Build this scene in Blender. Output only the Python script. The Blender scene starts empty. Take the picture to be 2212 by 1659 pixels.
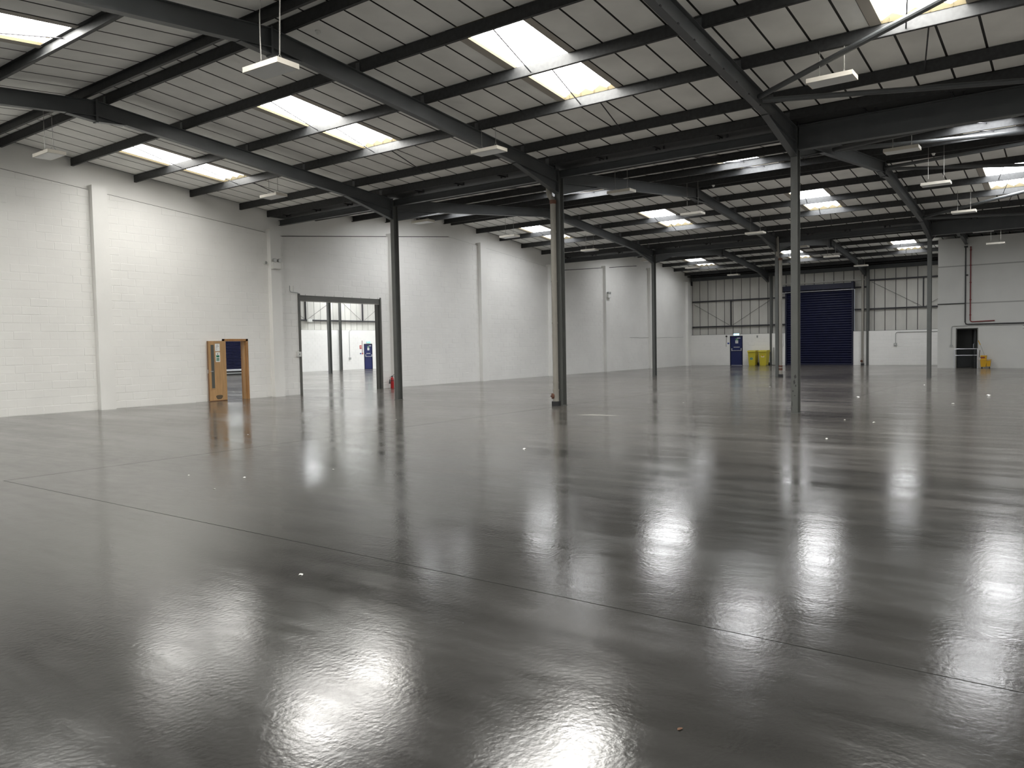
import bpy, bmesh, math, random
from mathutils import Vector, Matrix
random.seed(7)
sc = bpy.context.scene
C = sc.collection

# ------------------------------------------------------------------ camera
FW, FH, FPX = 2212.0, 1659.0, 1683.1
YAW, PITCH, ROLL = [math.radians(a) for a in (36.459, -2.753, -1.099)]
CAM = Vector((0, 0, 1.6))
fwd = Vector((math.cos(YAW)*math.cos(PITCH), math.sin(YAW)*math.cos(PITCH), math.sin(PITCH)))
rgt0 = Vector((math.sin(YAW), -math.cos(YAW), 0)); up0 = rgt0.cross(fwd)
rgt = rgt0*math.cos(ROLL) + up0*math.sin(ROLL); upv = -rgt0*math.sin(ROLL) + up0*math.cos(ROLL)
cd = bpy.data.cameras.new('camera'); cd.sensor_width = 36; cd.lens = FPX/FW*36; cd.clip_end = 300
cam = bpy.data.objects.new('camera', cd); C.objects.link(cam)
cam.matrix_world = Matrix(((rgt.x, upv.x, -fwd.x, CAM.x), (rgt.y, upv.y, -fwd.y, CAM.y), (rgt.z, upv.z, -fwd.z, CAM.z), (0, 0, 0, 1)))
sc.camera = cam

def to_px(p):
    d = Vector(p) - CAM; w = d.dot(fwd)
    if w < .2: return None
    return FW/2 + FPX*d.dot(rgt)/w, FH/2 - FPX*d.dot(upv)/w, w

# ------------------------------------------------------------------ world, exposure, render settings
SKYLIGHT = (27.0, 20.0, 13.0, 26.0)   # radiance of the daylit roof sheets, set lower towards the far bay for light falloff: near, middle, far and rear bays, next unit
w = bpy.data.worlds.new('world'); sc.world = w; w.use_nodes = True
w.node_tree.nodes['Background'].inputs[0].default_value = (.75, .82, .9, 1)
w.node_tree.nodes['Background'].inputs[1].default_value = .6
vs = sc.view_settings
vs.view_transform = 'Standard'; vs.look = 'None'; vs.gamma = 1; vs.use_curve_mapping = False
vs.exposure = 0.0
cy = sc.cycles
cy.max_bounces = 9; cy.diffuse_bounces = 6; cy.glossy_bounces = 4; cy.transmission_bounces = 4; cy.transparent_max_bounces = 6
cy.use_denoising = True; cy.sample_clamp_indirect = 6; cy.caustics_reflective = True; cy.blur_glossy = .6; cy.caustics_refractive = False
cy.use_light_tree = True

# ------------------------------------------------------------------ materials
def mat(name, col, rough=.6, metal=0., spec=.5, noise=None, bump=None, emit=None, coat=0., world=True):
    """noise=(scale, amount, stretch) colour variation; bump=(scale, strength, distance)"""
    m = bpy.data.materials.new(name); m.use_nodes = True
    nt = m.node_tree; b = nt.nodes['Principled BSDF']
    b.inputs['Base Color'].default_value = (*col, 1); b.inputs['Roughness'].default_value = rough
    b.inputs['Metallic'].default_value = metal; b.inputs['Specular IOR Level'].default_value = spec
    b.inputs['Coat Weight'].default_value = coat
    if emit: b.inputs['Emission Color'].default_value = (*emit[0], 1); b.inputs['Emission Strength'].default_value = emit[1]
    if noise or bump:
        if world: src = nt.nodes.new('ShaderNodeNewGeometry').outputs['Position']
        else: src = nt.nodes.new('ShaderNodeTexCoord').outputs['Object']
    if noise:
        mp = nt.nodes.new('ShaderNodeMapping'); nt.links.new(src, mp.inputs['Vector'])
        mp.inputs['Scale'].default_value = noise[2] if len(noise) > 2 else (1, 1, 1)
        n = nt.nodes.new('ShaderNodeTexNoise'); n.inputs['Scale'].default_value = noise[0]; n.inputs['Detail'].default_value = 5
        nt.links.new(mp.outputs[0], n.inputs['Vector'])
        r = nt.nodes.new('ShaderNodeMapRange'); r.inputs[1].default_value = .3; r.inputs[2].default_value = .7
        r.inputs[3].default_value = 1-noise[1]; r.inputs[4].default_value = 1+noise[1]*.6
        nt.links.new(n.outputs[0], r.inputs[0])
        x = nt.nodes.new('ShaderNodeVectorMath'); x.operation = 'SCALE'; x.inputs[0].default_value = col
        nt.links.new(r.outputs[0], x.inputs['Scale']); nt.links.new(x.outputs[0], b.inputs['Base Color'])
    if bump:
        n = nt.nodes.new('ShaderNodeTexNoise'); n.inputs['Scale'].default_value = bump[0]; n.inputs['Detail'].default_value = 3
        nt.links.new(src, n.inputs['Vector'])
        bp = nt.nodes.new('ShaderNodeBump'); bp.inputs['Strength'].default_value = bump[1]; bp.inputs['Distance'].default_value = bump[2]
        nt.links.new(n.outputs[0], bp.inputs['Height']); nt.links.new(bp.outputs[0], b.inputs['Normal'])
    return m

M = dict(
    white=mat('white_wall_paint', (.85, .842, .815), .62, noise=(.9, .04), bump=(5, .2, .006)),
    board=mat('grey_gable_board', (.50, .495, .475), .7, noise=(1.2, .06)),
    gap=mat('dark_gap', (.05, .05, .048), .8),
    steel=mat('charcoal_steel_paint', (.078, .083, .086), .42, noise=(2.5, .12)),
    colsteel=mat('grey_column_paint', (.098, .102, .096), .42, noise=(3, .1)),
    chip=mat('bare_metal_chip', (.03, .03, .03), .6),
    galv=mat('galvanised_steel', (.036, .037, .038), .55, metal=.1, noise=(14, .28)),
    panel=mat('roof_liner_panel', (.90, .895, .86), .75, noise=(1.1, .10)),
    tbar=mat('black_joint_bar', (.022, .021, .02), .6),
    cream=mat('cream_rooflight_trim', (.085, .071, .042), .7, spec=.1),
    trim=mat('taupe_rooflight_flange', (.42, .385, .34), .7),
    fixture=mat('cream_light_casing', (.70, .66, .58), .5),
    diffuser=mat('light_diffuser', (.66, .67, .66), .35),
    chain=mat('steel_chain', (.35, .34, .32), .4, metal=.6),
    clad=mat('white_cladding_liner', (.56, .55, .51), .6, noise=(1.7, .10, (1, 1, .35))),
    rail=mat('dark_sheeting_rail', (.03, .029, .034), .6),
    blue=mat('navy_shutter', (.0035, .005, .030), .5, spec=.25, noise=(3, .2)),
    bluedoor=mat('blue_door_paint', (.006, .014, .095), .4),
    bluedk=mat('dark_blue_trim', (.004, .006, .026), .5),
    silver=mat('silver_bar', (.62, .63, .66), .3, metal=.7),
    wood=mat('oak_veneer', (.47, .28, .125), .5, noise=(3.0, .16, (5, 5, .6))),
    woodf=mat('pine_frame', (.40, .205, .075), .5, noise=(6, .3, (5, 5, .4))),
    woodedge=mat('dark_lipping', (.20, .10, .045), .55),
    scuff=mat('dark_scuff', (.10, .075, .045), .7),
    glass=mat('dark_vision_glass', (.10, .105, .095), .12),
    paper=mat('white_paper', (.82, .82, .79), .6),
    ink=mat('grey_ink', (.16, .16, .17), .6),
    green=mat('sign_green', (.01, .17, .09), .5),
    red=mat('signal_red', (.42, .012, .016), .32),
    redpipe=mat('red_conduit', (.17, .02, .022), .5),
    black=mat('black_plastic', (.018, .018, .02), .5),
    pipe=mat('grey_downpipe', (.27, .255, .225), .5, noise=(4, .14, (1, 1, .25))),
    rust=mat('rusty_joint', (.12, .05, .03), .7),
    yellow=mat('yellow_bin_plastic', (.56, .47, .035), .42),
    amber=mat('amber_bucket_plastic', (.60, .33, .012), .4),
    label=mat('bin_label', (.80, .74, .50), .6),
    plastic=mat('white_plastic', (.68, .68, .65), .4),
    grey=mat('grey_plastic', (.36, .37, .36), .5),
    boxw=mat('grey_white_room_paint', (.60, .60, .575), .65, noise=(.8, .05)),
    boxseam=mat('grey_seam', (.33, .33, .315), .7),
    doorgrey=mat('dark_grey_door', (.075, .08, .08), .45),
    frame=mat('shutter_grey_steel', (.115, .115, .105), .42),
    exit=mat('lit_exit_sign', (.5, .8, .85), .4, emit=((.42, .85, 1.0), 2.2)),
    exitg=mat('lit_exit_green', (.1, .5, .3), .4, emit=((.25, .9, .75), 1.3)),
    sgnblue=mat('sign_blue', (.02, .06, .32), .5),
    scrap=mat('white_scrap', (.75, .74, .70), .8),
    leaf=mat('dry_leaf', (.13, .06, .03), .8),
    roofwhite=mat('plain_roof_lining', (.7, .7, .68), .7),
    joint=mat('floor_joint', (.02, .02, .019), .9, spec=.05),
)

for i_, (e_, c_) in enumerate(zip(SKYLIGHT, ((1, .985, .94), (.97, .985, 1.), (.97, .985, 1.), (.95, .98, 1.)))):
    M['sheet%d' % i_] = mat('daylit_roof_sheet', (.5, .5, .48), .5, emit=(c_, e_)); M['dimsheet%d' % i_] = mat('dimmed_roof_sheet', (.5, .5, .48), .5, emit=(c_, e_*.55))  # second variant emits less, so the row by the left wall leaves no hot patch

def floor_material():
    m = bpy.data.materials.new('glossy_grey_floor_paint'); m.use_nodes = True
    nt = m.node_tree; N = nt.nodes.new; L = nt.links.new; b = nt.nodes['Principled BSDF']
    pos = N('ShaderNodeNewGeometry').outputs['Position']
    def noise(scale, stretch, detail=5, rough=.55, dist=0.):
        mp = N('ShaderNodeMapping'); mp.inputs['Scale'].default_value = stretch; L(pos, mp.inputs['Vector'])
        n = N('ShaderNodeTexNoise'); n.inputs['Scale'].default_value = scale; n.inputs['Detail'].default_value = detail
        n.inputs['Roughness'].default_value = rough; n.inputs['Distortion'].default_value = dist
        L(mp.outputs[0], n.inputs['Vector']); return n.outputs[0]
    def rng(v, a, c, lo, hi):
        r = N('ShaderNodeMapRange'); r.inputs[1].default_value = a; r.inputs[2].default_value = c
        r.inputs[3].default_value = lo; r.inputs[4].default_value = hi; L(v, r.inputs[0]); return r.outputs[0]
    def add(a, c, op='ADD'):
        x = N('ShaderNodeMath'); x.operation = op
        for i, s in enumerate((a, c)):
            if isinstance(s, (int, float)): x.inputs[i].default_value = s
            else: L(s, x.inputs[i])
        return x.outputs[0]
    streak = noise(1.0, (2.2, .22, 1), 6, .6, .3)          # worn streaks running across the hall
    patch = noise(.28, (1, 1, 1), 4, .5, .4)
    fine = noise(9, (1, .35, 1), 5, .6)
    ramp = N('ShaderNodeValToRGB'); e = ramp.color_ramp.elements
    e[0].position = .30; e[0].color = (.028, .0275, .026, 1); e[1].position = .72; e[1].color = (.046, .0445, .0415, 1)
    mixv = add(add(streak, .55, 'MULTIPLY'), add(patch, .45, 'MULTIPLY')); L(mixv, ramp.inputs[0])
    # beyond the first joint the paint is worn through to a dusty beige
    sep = N('ShaderNodeSeparateXYZ'); L(pos, sep.inputs[0])
    worn = rng(add(sep.outputs[0], add(add(streak, -.5), 9., 'MULTIPLY')), 7., 19., 0., 1.)
    mx = N('ShaderNodeMix'); mx.data_type = 'RGBA'; L(worn, mx.inputs['Factor'])
    L(ramp.outputs[0], mx.inputs['A'])
    r2 = N('ShaderNodeValToRGB'); e2 = r2.color_ramp.elements
    e2[0].position = .3; e2[0].color = (.085, .078, .069, 1); e2[1].position = .72; e2[1].color = (.135, .122, .106, 1)
    L(mixv, r2.inputs[0]); L(r2.outputs[0], mx.inputs['B'])
    L(mx.outputs['Result'], b.inputs['Base Color'])
    rr = add(rng(streak, .3, .7, .11, .20), rng(patch, .35, .65, -.02, .04)); L(add(rr, rng(fine, .3, .7, -.02, .03)), b.inputs['Roughness'])
    b.inputs['Specular IOR Level'].default_value = .6
    peel = noise(34, (1, 1, 1), 2, .5); wob = noise(3.2, (1.5, .5, 1), 3, .5, .6); wide = noise(.8, (1.4, .5, 1), 2)
    h = add(add(add(peel, .0007, 'MULTIPLY'), add(wob, .0011, 'MULTIPLY')), add(wide, .0016, 'MULTIPLY'))
    bp = N('ShaderNodeBump'); bp.inputs['Strength'].default_value = 1.0; bp.inputs['Distance'].default_value = 1.0
    L(h, bp.inputs['Height']); L(bp.outputs[0], b.inputs['Normal'])
    return m
M['floor'] = floor_material()

# ------------------------------------------------------------------ mesh helpers
class MB:
    def __init__(s): s.v = []; s.f = []
    def add(s, vs_, fs):
        o = len(s.v); s.v += [tuple(p) for p in vs_]; s.f += [tuple(i+o for i in f) for f in fs]; return s
    def box(s, x0, x1, y0, y1, z0, z1):
        return s.add([(x0, y0, z0), (x1, y0, z0), (x1, y1, z0), (x0, y1, z0), (x0, y0, z1), (x1, y0, z1), (x1, y1, z1), (x0, y1, z1)],
                     [(0, 3, 2, 1), (4, 5, 6, 7), (0, 1, 5, 4), (1, 2, 6, 5), (2, 3, 7, 6), (3, 0, 4, 7)])
    def cbox(s, c, d): return s.box(c[0]-d[0]/2, c[0]+d[0]/2, c[1]-d[1]/2, c[1]+d[1]/2, c[2]-d[2]/2, c[2]+d[2]/2)
    def prism(s, pts, ax, a, b):
        n = len(pts)
        mk = {'y': lambda p, t: (p[0], t, p[1]), 'x': lambda p, t: (t, p[0], p[1]), 'z': lambda p, t: (p[0], p[1], t)}[ax]
        return s.add([mk(p, a) for p in pts]+[mk(p, b) for p in pts],
                     [tuple(range(n)), tuple(range(2*n-1, n-1, -1))]+[(i, (i+1) % n, (i+1) % n+n, i+n) for i in range(n)])
    def tube(s, path, r, n=8, cap=True):
        path = [Vector(p) for p in path]; rings = []; vs_ = []; fs = []
        for i, p in enumerate(path):
            t = (path[min(i+1, len(path)-1)]-path[max(i-1, 0)]).normalized()
            a = t.cross(Vector((0, 0, 1)) if abs(t.z) < .9 else Vector((1, 0, 0))).normalized(); b_ = t.cross(a)
            rr = r[i] if isinstance(r, (list, tuple)) else r
            vs_ += [p+(a*math.cos(2*math.pi*k/n)+b_*math.sin(2*math.pi*k/n))*rr for k in range(n)]
        for i in range(len(path)-1):
            fs += [(i*n+k, i*n+(k+1) % n, (i+1)*n+(k+1) % n, (i+1)*n+k) for k in range(n)]
        if cap: fs += [tuple(range(n)), tuple(range((len(path)-1)*n, len(path)*n))]
        return s.add(vs_, fs)
    def lathe(s, prof, c=(0, 0, 0), n=16):
        k = len(prof)
        vs_ = [(c[0]+r*math.cos(2*math.pi*j/n), c[1]+r*math.sin(2*math.pi*j/n), c[2]+z) for r, z in prof for j in range(n)]
        fs = [(i*n+j, i*n+(j+1) % n, (i+1)*n+(j+1) % n, (i+1)*n+j) for i in range(k-1) for j in range(n)]
        fs += [tuple(range(n)), tuple(range((k-1)*n, k*n))]
        return s.add(vs_, fs)
    def mesh(s, name, m, smooth=False, recalc=True):
        me = bpy.data.meshes.new(name); me.from_pydata(s.v, [], s.f)
        if recalc:
            bm = bmesh.new(); bm.from_mesh(me); bmesh.ops.recalc_face_normals(bm, faces=bm.faces); bm.to_mesh(me); bm.free()
        me.materials.append(M[m]); me.update()
        if smooth:
            me.shade_smooth()
            me.set_sharp_from_angle(angle=math.radians(35))
        return me
    def build(s, name, m, parent=None, loc=None, smooth=False, rz=0.):
        return obj(name, s.mesh(name, m, smooth), parent, loc, rz)

def obj(name, me, parent=None, loc=None, rz=0.):
    o = bpy.data.objects.new(name, me); C.objects.link(o)
    if parent is not None: o.parent = parent
    if loc is not None: o.location = loc
    if rz: o.rotation_euler = (0, 0, rz)
    return o
def tag(o, label, cat, group=None, kind=None):
    o['label'] = label; o['category'] = cat
    if group: o['group'] = group
    if kind: o['kind'] = kind
    return o
def thing(name, label, cat, loc=(0, 0, 0), rz=0., group=None, kind=None):
    return tag(obj(name, None, None, loc, rz), label, cat, group, kind)
def bx(name, m, parent, *b): return MB().box(*b).build(name, m, parent)
def copy_tree(root, loc, label=None, group=None):
    r = root.copy(); C.objects.link(r); r.location = loc
    if label: r['label'] = label
    if group: r['group'] = group
    for ch in [c for c in root.children]:
        c = ch.copy(); C.objects.link(c); c.parent = r
        for g in [q for q in ch.children]:
            d = g.copy(); C.objects.link(d); d.parent = c
    return r
def text_mesh(txt, size, m):
    cu = bpy.data.curves.new('t', 'FONT'); cu.body = txt; cu.size = size; cu.align_x = 'CENTER'; cu.align_y = 'CENTER'
    o = bpy.data.objects.new('t', cu); C.objects.link(o)
    bpy.context.view_layer.update()
    me = bpy.data.meshes.new_from_object(o.evaluated_get(bpy.context.evaluated_depsgraph_get()))
    bpy.data.objects.remove(o); bpy.data.curves.remove(cu)
    me.materials.clear(); me.materials.append(M[m]); return me

# ------------------------------------------------------------------ the grid of the building (metres)
RIDGE = (-9.52, 8.53, 26.60, 44.65); HALF = 9.03
VAL = (17.57, 35.62)
SLOPE = .0985; ZR = 7.10; PD = .21                     # rafter top at ridge, purlin depth
BAYN = ('rear bay', 'oak door bay', 'middle bay', 'end wall bay')
SLN = {1: 'slope towards the end wall', -1: 'slope away from the end wall'}
ORD = ('first', 'second', 'third', 'fourth', 'fifth', 'sixth')
def zr(x): return ZR - SLOPE*min(abs(x-r) for r in RIDGE)
FR = (17.42, 11.31, 5.18, -.94, -7.06)                 # frame lines
YL, YG = 22.95, 23.06                                  # left wall face, gable board face
XB, XBOX = 52.83, 47.47                                # back wall face, side room face
YR, XREAR = -13.4, -9.5
RL = [8.305+6.13*k for k in range(-3, 7)]              # rooflight centres
DP = (.22, 2.01, 3.81, 5.61, 7.41, 8.50)               # purlin distances from the ridge

# ------------------------------------------------------------------ floor
fl = tag(MB().box(-12, 54, -14, 48, -.2, 0).build('floor', 'floor'), 'glossy grey painted concrete warehouse floor with scuffs', 'floor', kind='structure')
for (a, b_) in (((4.108, -13.), (4.116, 11.2)), ((4.1, 11.195), (30., 11.203)), ((17.30, -12.), (17.308, 22.9)), ((22.0, 5.2), (47.4, 5.21))):
    bx('saw_cut', 'joint', fl, a[0], b_[0], a[1], b_[1], -.001, .0003)

# ------------------------------------------------------------------ left wall: painted blockwork
PIERS = [5.0, 10.95, 16.92, 22.75, 28.56, 34.42, 40.26, 46.1, 51.95]
OPEN = [(15.03, 16.0, 0, 2.03), (18.15, 22.26, 0, 3.66)]
def wtop(x): return zr(x)-.575
xs = sorted(set([XREAR, XB+.5]+[q for o in OPEN for q in o[:2]]+[8.53, 17.57, 26.6, 35.62, 44.65, -.5]))
mb = MB()
for a, b_ in zip(xs[:-1], xs[1:]):
    mid = (a+b_)/2; z0 = max([o[3] for o in OPEN if o[0] <= mid <= o[1]] or [0])
    mb.prism([(a, z0), (b_, z0), (b_, wtop(b_)), (a, wtop(a))], 'y', YL+.004, YG)
wl = tag(mb.build('wall_left', 'white'), 'long white painted blockwork wall with flat piers', 'wall', kind='structure')
mb = MB()
for a, b_ in zip(xs[:-1], xs[1:]):
    mb.prism([(a, wtop(a)-.05), (b_, wtop(b_)-.05), (b_, zr(b_)+.3), (a, zr(a)+.3)], 'y', YG, YG+.1)
mb.build('gable_board', 'white', wl)
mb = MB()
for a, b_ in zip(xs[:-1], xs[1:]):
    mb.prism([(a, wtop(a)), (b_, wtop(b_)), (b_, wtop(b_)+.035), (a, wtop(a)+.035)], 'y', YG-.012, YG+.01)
mb.build('shadow_gap_strip', 'gap', wl)  # dark strip painted in for the shade line above the ledge
for px in PIERS:
    MB().prism([(px, 0), (px+.43, 0), (px+.43, wtop(px+.43)+.13), (px, wtop(px)+.13)], 'y', YL-.18, YG).build('pier', 'white', wl)

def block_mesh(x0, x1, z0, z1, d, ztl=None, ztr=None, c=.006):
    """a painted block proud of the wall: chamfered front and four sides, local to the wall plane y=0"""
    ztl = z1 if ztl is None else ztl; ztr = z1 if ztr is None else ztr
    m_ = MB()
    m_.add([(x0, 0, z0), (x1, 0, z0), (x1, 0, ztr), (x0, 0, ztl), (x0+c, -d, z0+c), (x1-c, -d, z0+c), (x1-c, -d, ztr-c), (x0+c, -d, ztl-c)],
           [(4, 5, 6, 7), (0, 1, 5, 4), (1, 2, 6, 5), (2, 3, 7, 6), (3, 0, 4, 7)])
    return m_
BW, BH = .45, .225
std, odd = [], []
for k in range(int(6.6/BH)+1):
    z0 = k*BH; z1 = z0+BH
    x = -9.4+(BW/2 if k % 2 else 0)
    while x < XB-.05:
        a, b_ = x+.005, x+BW-.005; x += BW
        segs = [(a, b_)]
        for o in OPEN+[(q-.002, q+.432, 0, 9) for q in PIERS]:
            if z0+BH/2 < o[3]:
                ns = []
                for p, q in segs:
                    if q <= o[0] or p >= o[1]: ns.append((p, q)); continue
                    if p < o[0]: ns.append((p, o[0]))
                    if q > o[1]: ns.append((o[1], q))
                segs = ns
        for p, q in segs:
            if q-p < .03: continue
            tl, tr = min(z1-.005, wtop(p)), min(z1-.005, wtop(q))
            if min(tl, tr) < z0+.04: continue
            if q-p > BW-.02 and min(tl, tr) > z1-.01: std.append((p, z0+.005))
            else: odd.append((p, q, z0+.005, tl, tr))
def score(px):
    if px is None or not (0 < px[0] < FW and 0 < px[1] < FH): return 0
    return 1/px[2]**2
hidden = lambda u: any(a < u < b_ for a, b_ in ((838, 872), (1190, 1222), (1404, 1420), (1670, 1690), (1708, 1730)))
def wscore(p):
    q = to_px((p[0]+.22, YL, p[1]+.1)); s_ = score(q)
    return 0 if (q and hidden(q[0])) else s_
std.sort(key=wscore, reverse=True)
bm_std = [block_mesh(0, BW-.01, 0, BH-.01, d, c=c).mesh('block', 'white') for d, c in ((.0016, .008), (.0035, .008), (.0010, .006), (.0022, .009))]
for p in std[:300]:
    o = obj('block', random.choice(bm_std), wl, (p[0], YL+.004+random.uniform(-.001, .001), p[1]))
    o.rotation_euler = (random.gauss(0, .006), 0, random.gauss(0, .0025))
rest = MB()
for p in std[300:]:
    m_ = block_mesh(0, BW-.01, 0, BH-.01, random.choice((.001, .0015, .002, .0038)), c=.008)
    t = random.gauss(0, .006)
    rest.add([(v[0]+p[0], YL+.004+v[1]+(v[2]-.1)*t*(1 if v[1] < 0 else 0), v[2]+p[1]) for v in m_.v], m_.f)
for p, q, z0, tl, tr in odd:
    m_ = block_mesh(p, q, z0, 0, random.uniform(.002, .006), tl, tr)
    rest.add([(v[0], YL+.004+v[1], v[2]) for v in m_.v], m_.f)
rest.build('further_blocks', 'white', wl)['kind'] = 'stuff'

# ------------------------------------------------------------------ closing walls out of view
tag(MB().box(XREAR-.2, XREAR, YR-.2, YG, 0, 7.5).build('wall_rear', 'white'), 'plain white wall behind the viewer', 'wall', kind='structure')
tag(MB().box(XREAR, 54, YR-.2, YR, 0, 7.5).build('wall_right', 'white'), 'plain white wall on the open side', 'wall', kind='structure')

# ------------------------------------------------------------------ back wall: block dado, cladding panels, rails
SH = (11.98, 16.25, 5.27)                               # shutter y range, head
FD = (19.16, 20.06, 2.04)                               # fire door
wb = MB()
for a, b_ in ((-13.4, SH[0]), (SH[1], FD[0]), (FD[1], YL+.3)):
    wb.box(XB, XB+.22, a, b_, 0, 2.15)
wb.box(XB, XB+.22, FD[0], FD[1], FD[2], 2.15)
wb = tag(wb.build('wall_back', 'white'), 'far end wall of white blockwork dado below ribbed white cladding', 'wall', kind='structure')
rest = MB()
for k in range(9):
    y = 6.6+(BW/2 if k % 2 else 0)
    while y < YL-.3:
        a, b_ = y+.005, y+BW-.005; y += BW; z0 = k*BH+.005; z1 = min(z0+BH-.01, 2.14)
        if (b_ > SH[0] and a < SH[1]) or (b_ > FD[0] and a < FD[1]): continue
        m_ = block_mesh(a, b_, z0, z1, random.uniform(.002, .006))
        rest.add([(XB+v[1], v[0], v[2]) for v in m_.v], m_.f)
rest.build('dado_blocks', 'white', wb)['kind'] = 'stuff'
mb = MB(); mb.box(XB+.30, XB+.34, -13.4, SH[0], 2.1, 6.6); mb.box(XB+.30, XB+.34, SH[1], YL+.3, 2.1, 6.6); mb.box(XB+.30, XB+.34, SH[0], SH[1], SH[2]-.1, 6.6)
mb.build('cladding_backing', 'rail', wb)
pitch = .609; k = 0
while True:
    y1 = 22.37+pitch-k*pitch; y0 = y1-pitch; k += 1
    if y0 < 6.0: break
    y1 = min(y1, 22.93)
    zs = 2.16
    if y1 > SH[0]+.02 and y0 < SH[1]-.02:
        if y0 < SH[0]-.1: bx('cladding_panel', 'clad', wb, XB+.27, XB+.30, y0+.02, SH[0]-.01, zs, 6.12)
        if y1 > SH[1]+.1: bx('cladding_panel', 'clad', wb, XB+.27, XB+.30, SH[1]+.01, y1-.02, zs, 6.12)
        zs = SH[2]; y0c, y1c = max(y0, SH[0]-.02), min(y1, SH[1]+.02)
        bx('cladding_panel', 'clad', wb, XB+.27, XB+.30, y0c+.02, y1c-.02, zs, 6.12)
    else:
        bx('cladding_panel', 'clad', wb, XB+.27, XB+.30, y0+.02, y1-.02, zs, 6.12)
for a, b_, z in ((17.25, 22.9, 2.73), (17.25, 22.9, 4.53), (16.3, 17.1, 2.73), (16.3, 17.1, 4.53), (11.25, 11.95, 3.53), (11.25, 11.95, 4.93), (6.5, 11.05, 3.53), (6.5, 11.05, 5.33)):
    bx('sheeting_rail', 'rail', wb, XB+.13, XB+.27, a, b_, z-.045, z+.045)
bx('sheeting_rail', 'clad', wb, XB+.15, XB+.27, 11.25, 17.1, 5.36, 5.44)
for y, z0, z1 in ((20.06, 2.77, 4.49), (8.04, 3.57, 5.29)):
    bx('rail_strut', 'rail', wb, XB+.16, XB+.27, y-.03, y+.03, z0, z1)
for p, q in (((22.8, 4.36), (20.15, 2.80)), ((17.3, 4.42), (19.95, 2.80)), ((10.95, 5.22), (8.15, 3.60)), ((5.2, 5.22), (7.9, 3.60))):
    MB().tube([(XB+.2, p[0], p[1]), (XB+.2, q[0], q[1])], .011, 6).build('brace_rod', 'rail', wb)
for a, b_ in ((17.15, 22.9), (16.3, 17.0), (11.25, 11.95), (6.5, 11.05)):
    bx('dado_capping', 'rail', wb, XB+.02, XB+.27, a, b_, 2.15, 2.165)

# ------------------------------------------------------------------ side room at the far right
sr = MB()
DR = (4.67, 5.59, 2.07)
sr.box(XBOX, XBOX+.2, DR[1], 6.5, 0, 6.87).box(XBOX, XBOX+.2, -13.4, DR[0], 0, 6.87).box(XBOX, XBOX+.2, DR[0], DR[1], DR[2], 6.87)
sr.box(XBOX+.2, XB, 6.3, 6.5, 0, 6.7)
sr = tag(sr.build('wall_side_room', 'boxw'), 'grey white boarded front of the side room with an open dark door', 'wall', kind='structure')
for z in (5.40, 3.42): bx('board_seam', 'boxseam', sr, XBOX-.004, XBOX+.01, -6, 6.495, z-.03, z+.03)
bx('inner_wall', 'doorgrey', sr, XBOX+1.6, XBOX+1.65, 3.2, 6.3, 0, 2.6); bx('inner_ceiling', 'doorgrey', sr, XBOX+.2, XBOX+1.65, 3.2, 6.3, 2.5, 2.55)
bx('inner_wall', 'doorgrey', sr, XBOX+.2, XBOX+1.6, 3.15, 3.2, 0, 2.5)
d4 = thing('door_4', 'dark grey door standing open into the side room behind a handrail', 'door', (XBOX, 4.67, 0), kind='structure')
for a in ((-.02, .2, -.05, 0., 0, 2.07), (-.02, .2, .92, .97, 0, 2.07), (-.02, .2, -.05, .97, 2.07, 2.12)): bx('door_frame', 'frame', d4, *a)
lf = bx('door_leaf', 'doorgrey', d4, .2, 1.05, .03, .07, .01, 2.04); lf.rotation_euler = (0, 0, math.radians(14))
bx('vision_panel', 'glass', lf, .45, .6, .068, .073, .9, 1.85)
MB().tube([(.3, .07, 1.02), (.3, .12, 1.02), (.3, .12, 1.27), (.3, .07, 1.27)], .012, 6).build('pull_handle', 'silver', lf)

# ------------------------------------------------------------------ roof: lining, rooflights
ceil = MB()
rows = []                                              # (x0, x1, span ridge, sign, is_rooflight_row)
for r in RIDGE:
    for sg in (-1, 1):
        if r < 0 and sg < 0: continue
        ds = (0,)+DP+(HALF,)
        for i in range(len(ds)-1):
            rows.append((r, sg, ds[i], ds[i+1], i in (2, 3)))
RW = .605
def rl_ok(r, sg, yc): return not (r > 40 and sg > 0 and yc < 7)
def zl(r, d): return ZR-SLOPE*d+PD
for r, sg, d0, d1, isrl in rows:
    xa, xb = r+sg*d0, r+sg*d1
    if min(xa, xb) < -9.5: pass
    segs = [(YR, 47.0)]
    if isrl:
        for yc in RL:
            if not rl_ok(r, sg, yc): continue
            segs = [s_ for p, q in segs for s_ in (((p, yc-RW), (yc+RW, q)) if p < yc < q else ((p, q),))]
    za, zb = zl(r, d0)+.028, zl(r, d1)+.028
    for p, q in segs:
        if q-p < .01: continue
        ceil.add([(xa, p, za), (xb, p, zb), (xb, q, zb), (xa, q, za)], [(0, 1, 2, 3)])
ceil = tag(obj('ceiling', ceil.mesh('ceiling', 'tbar', recalc=False)), 'pitched roof lined with pale panels between black joints', 'ceiling', kind='structure')

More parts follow.
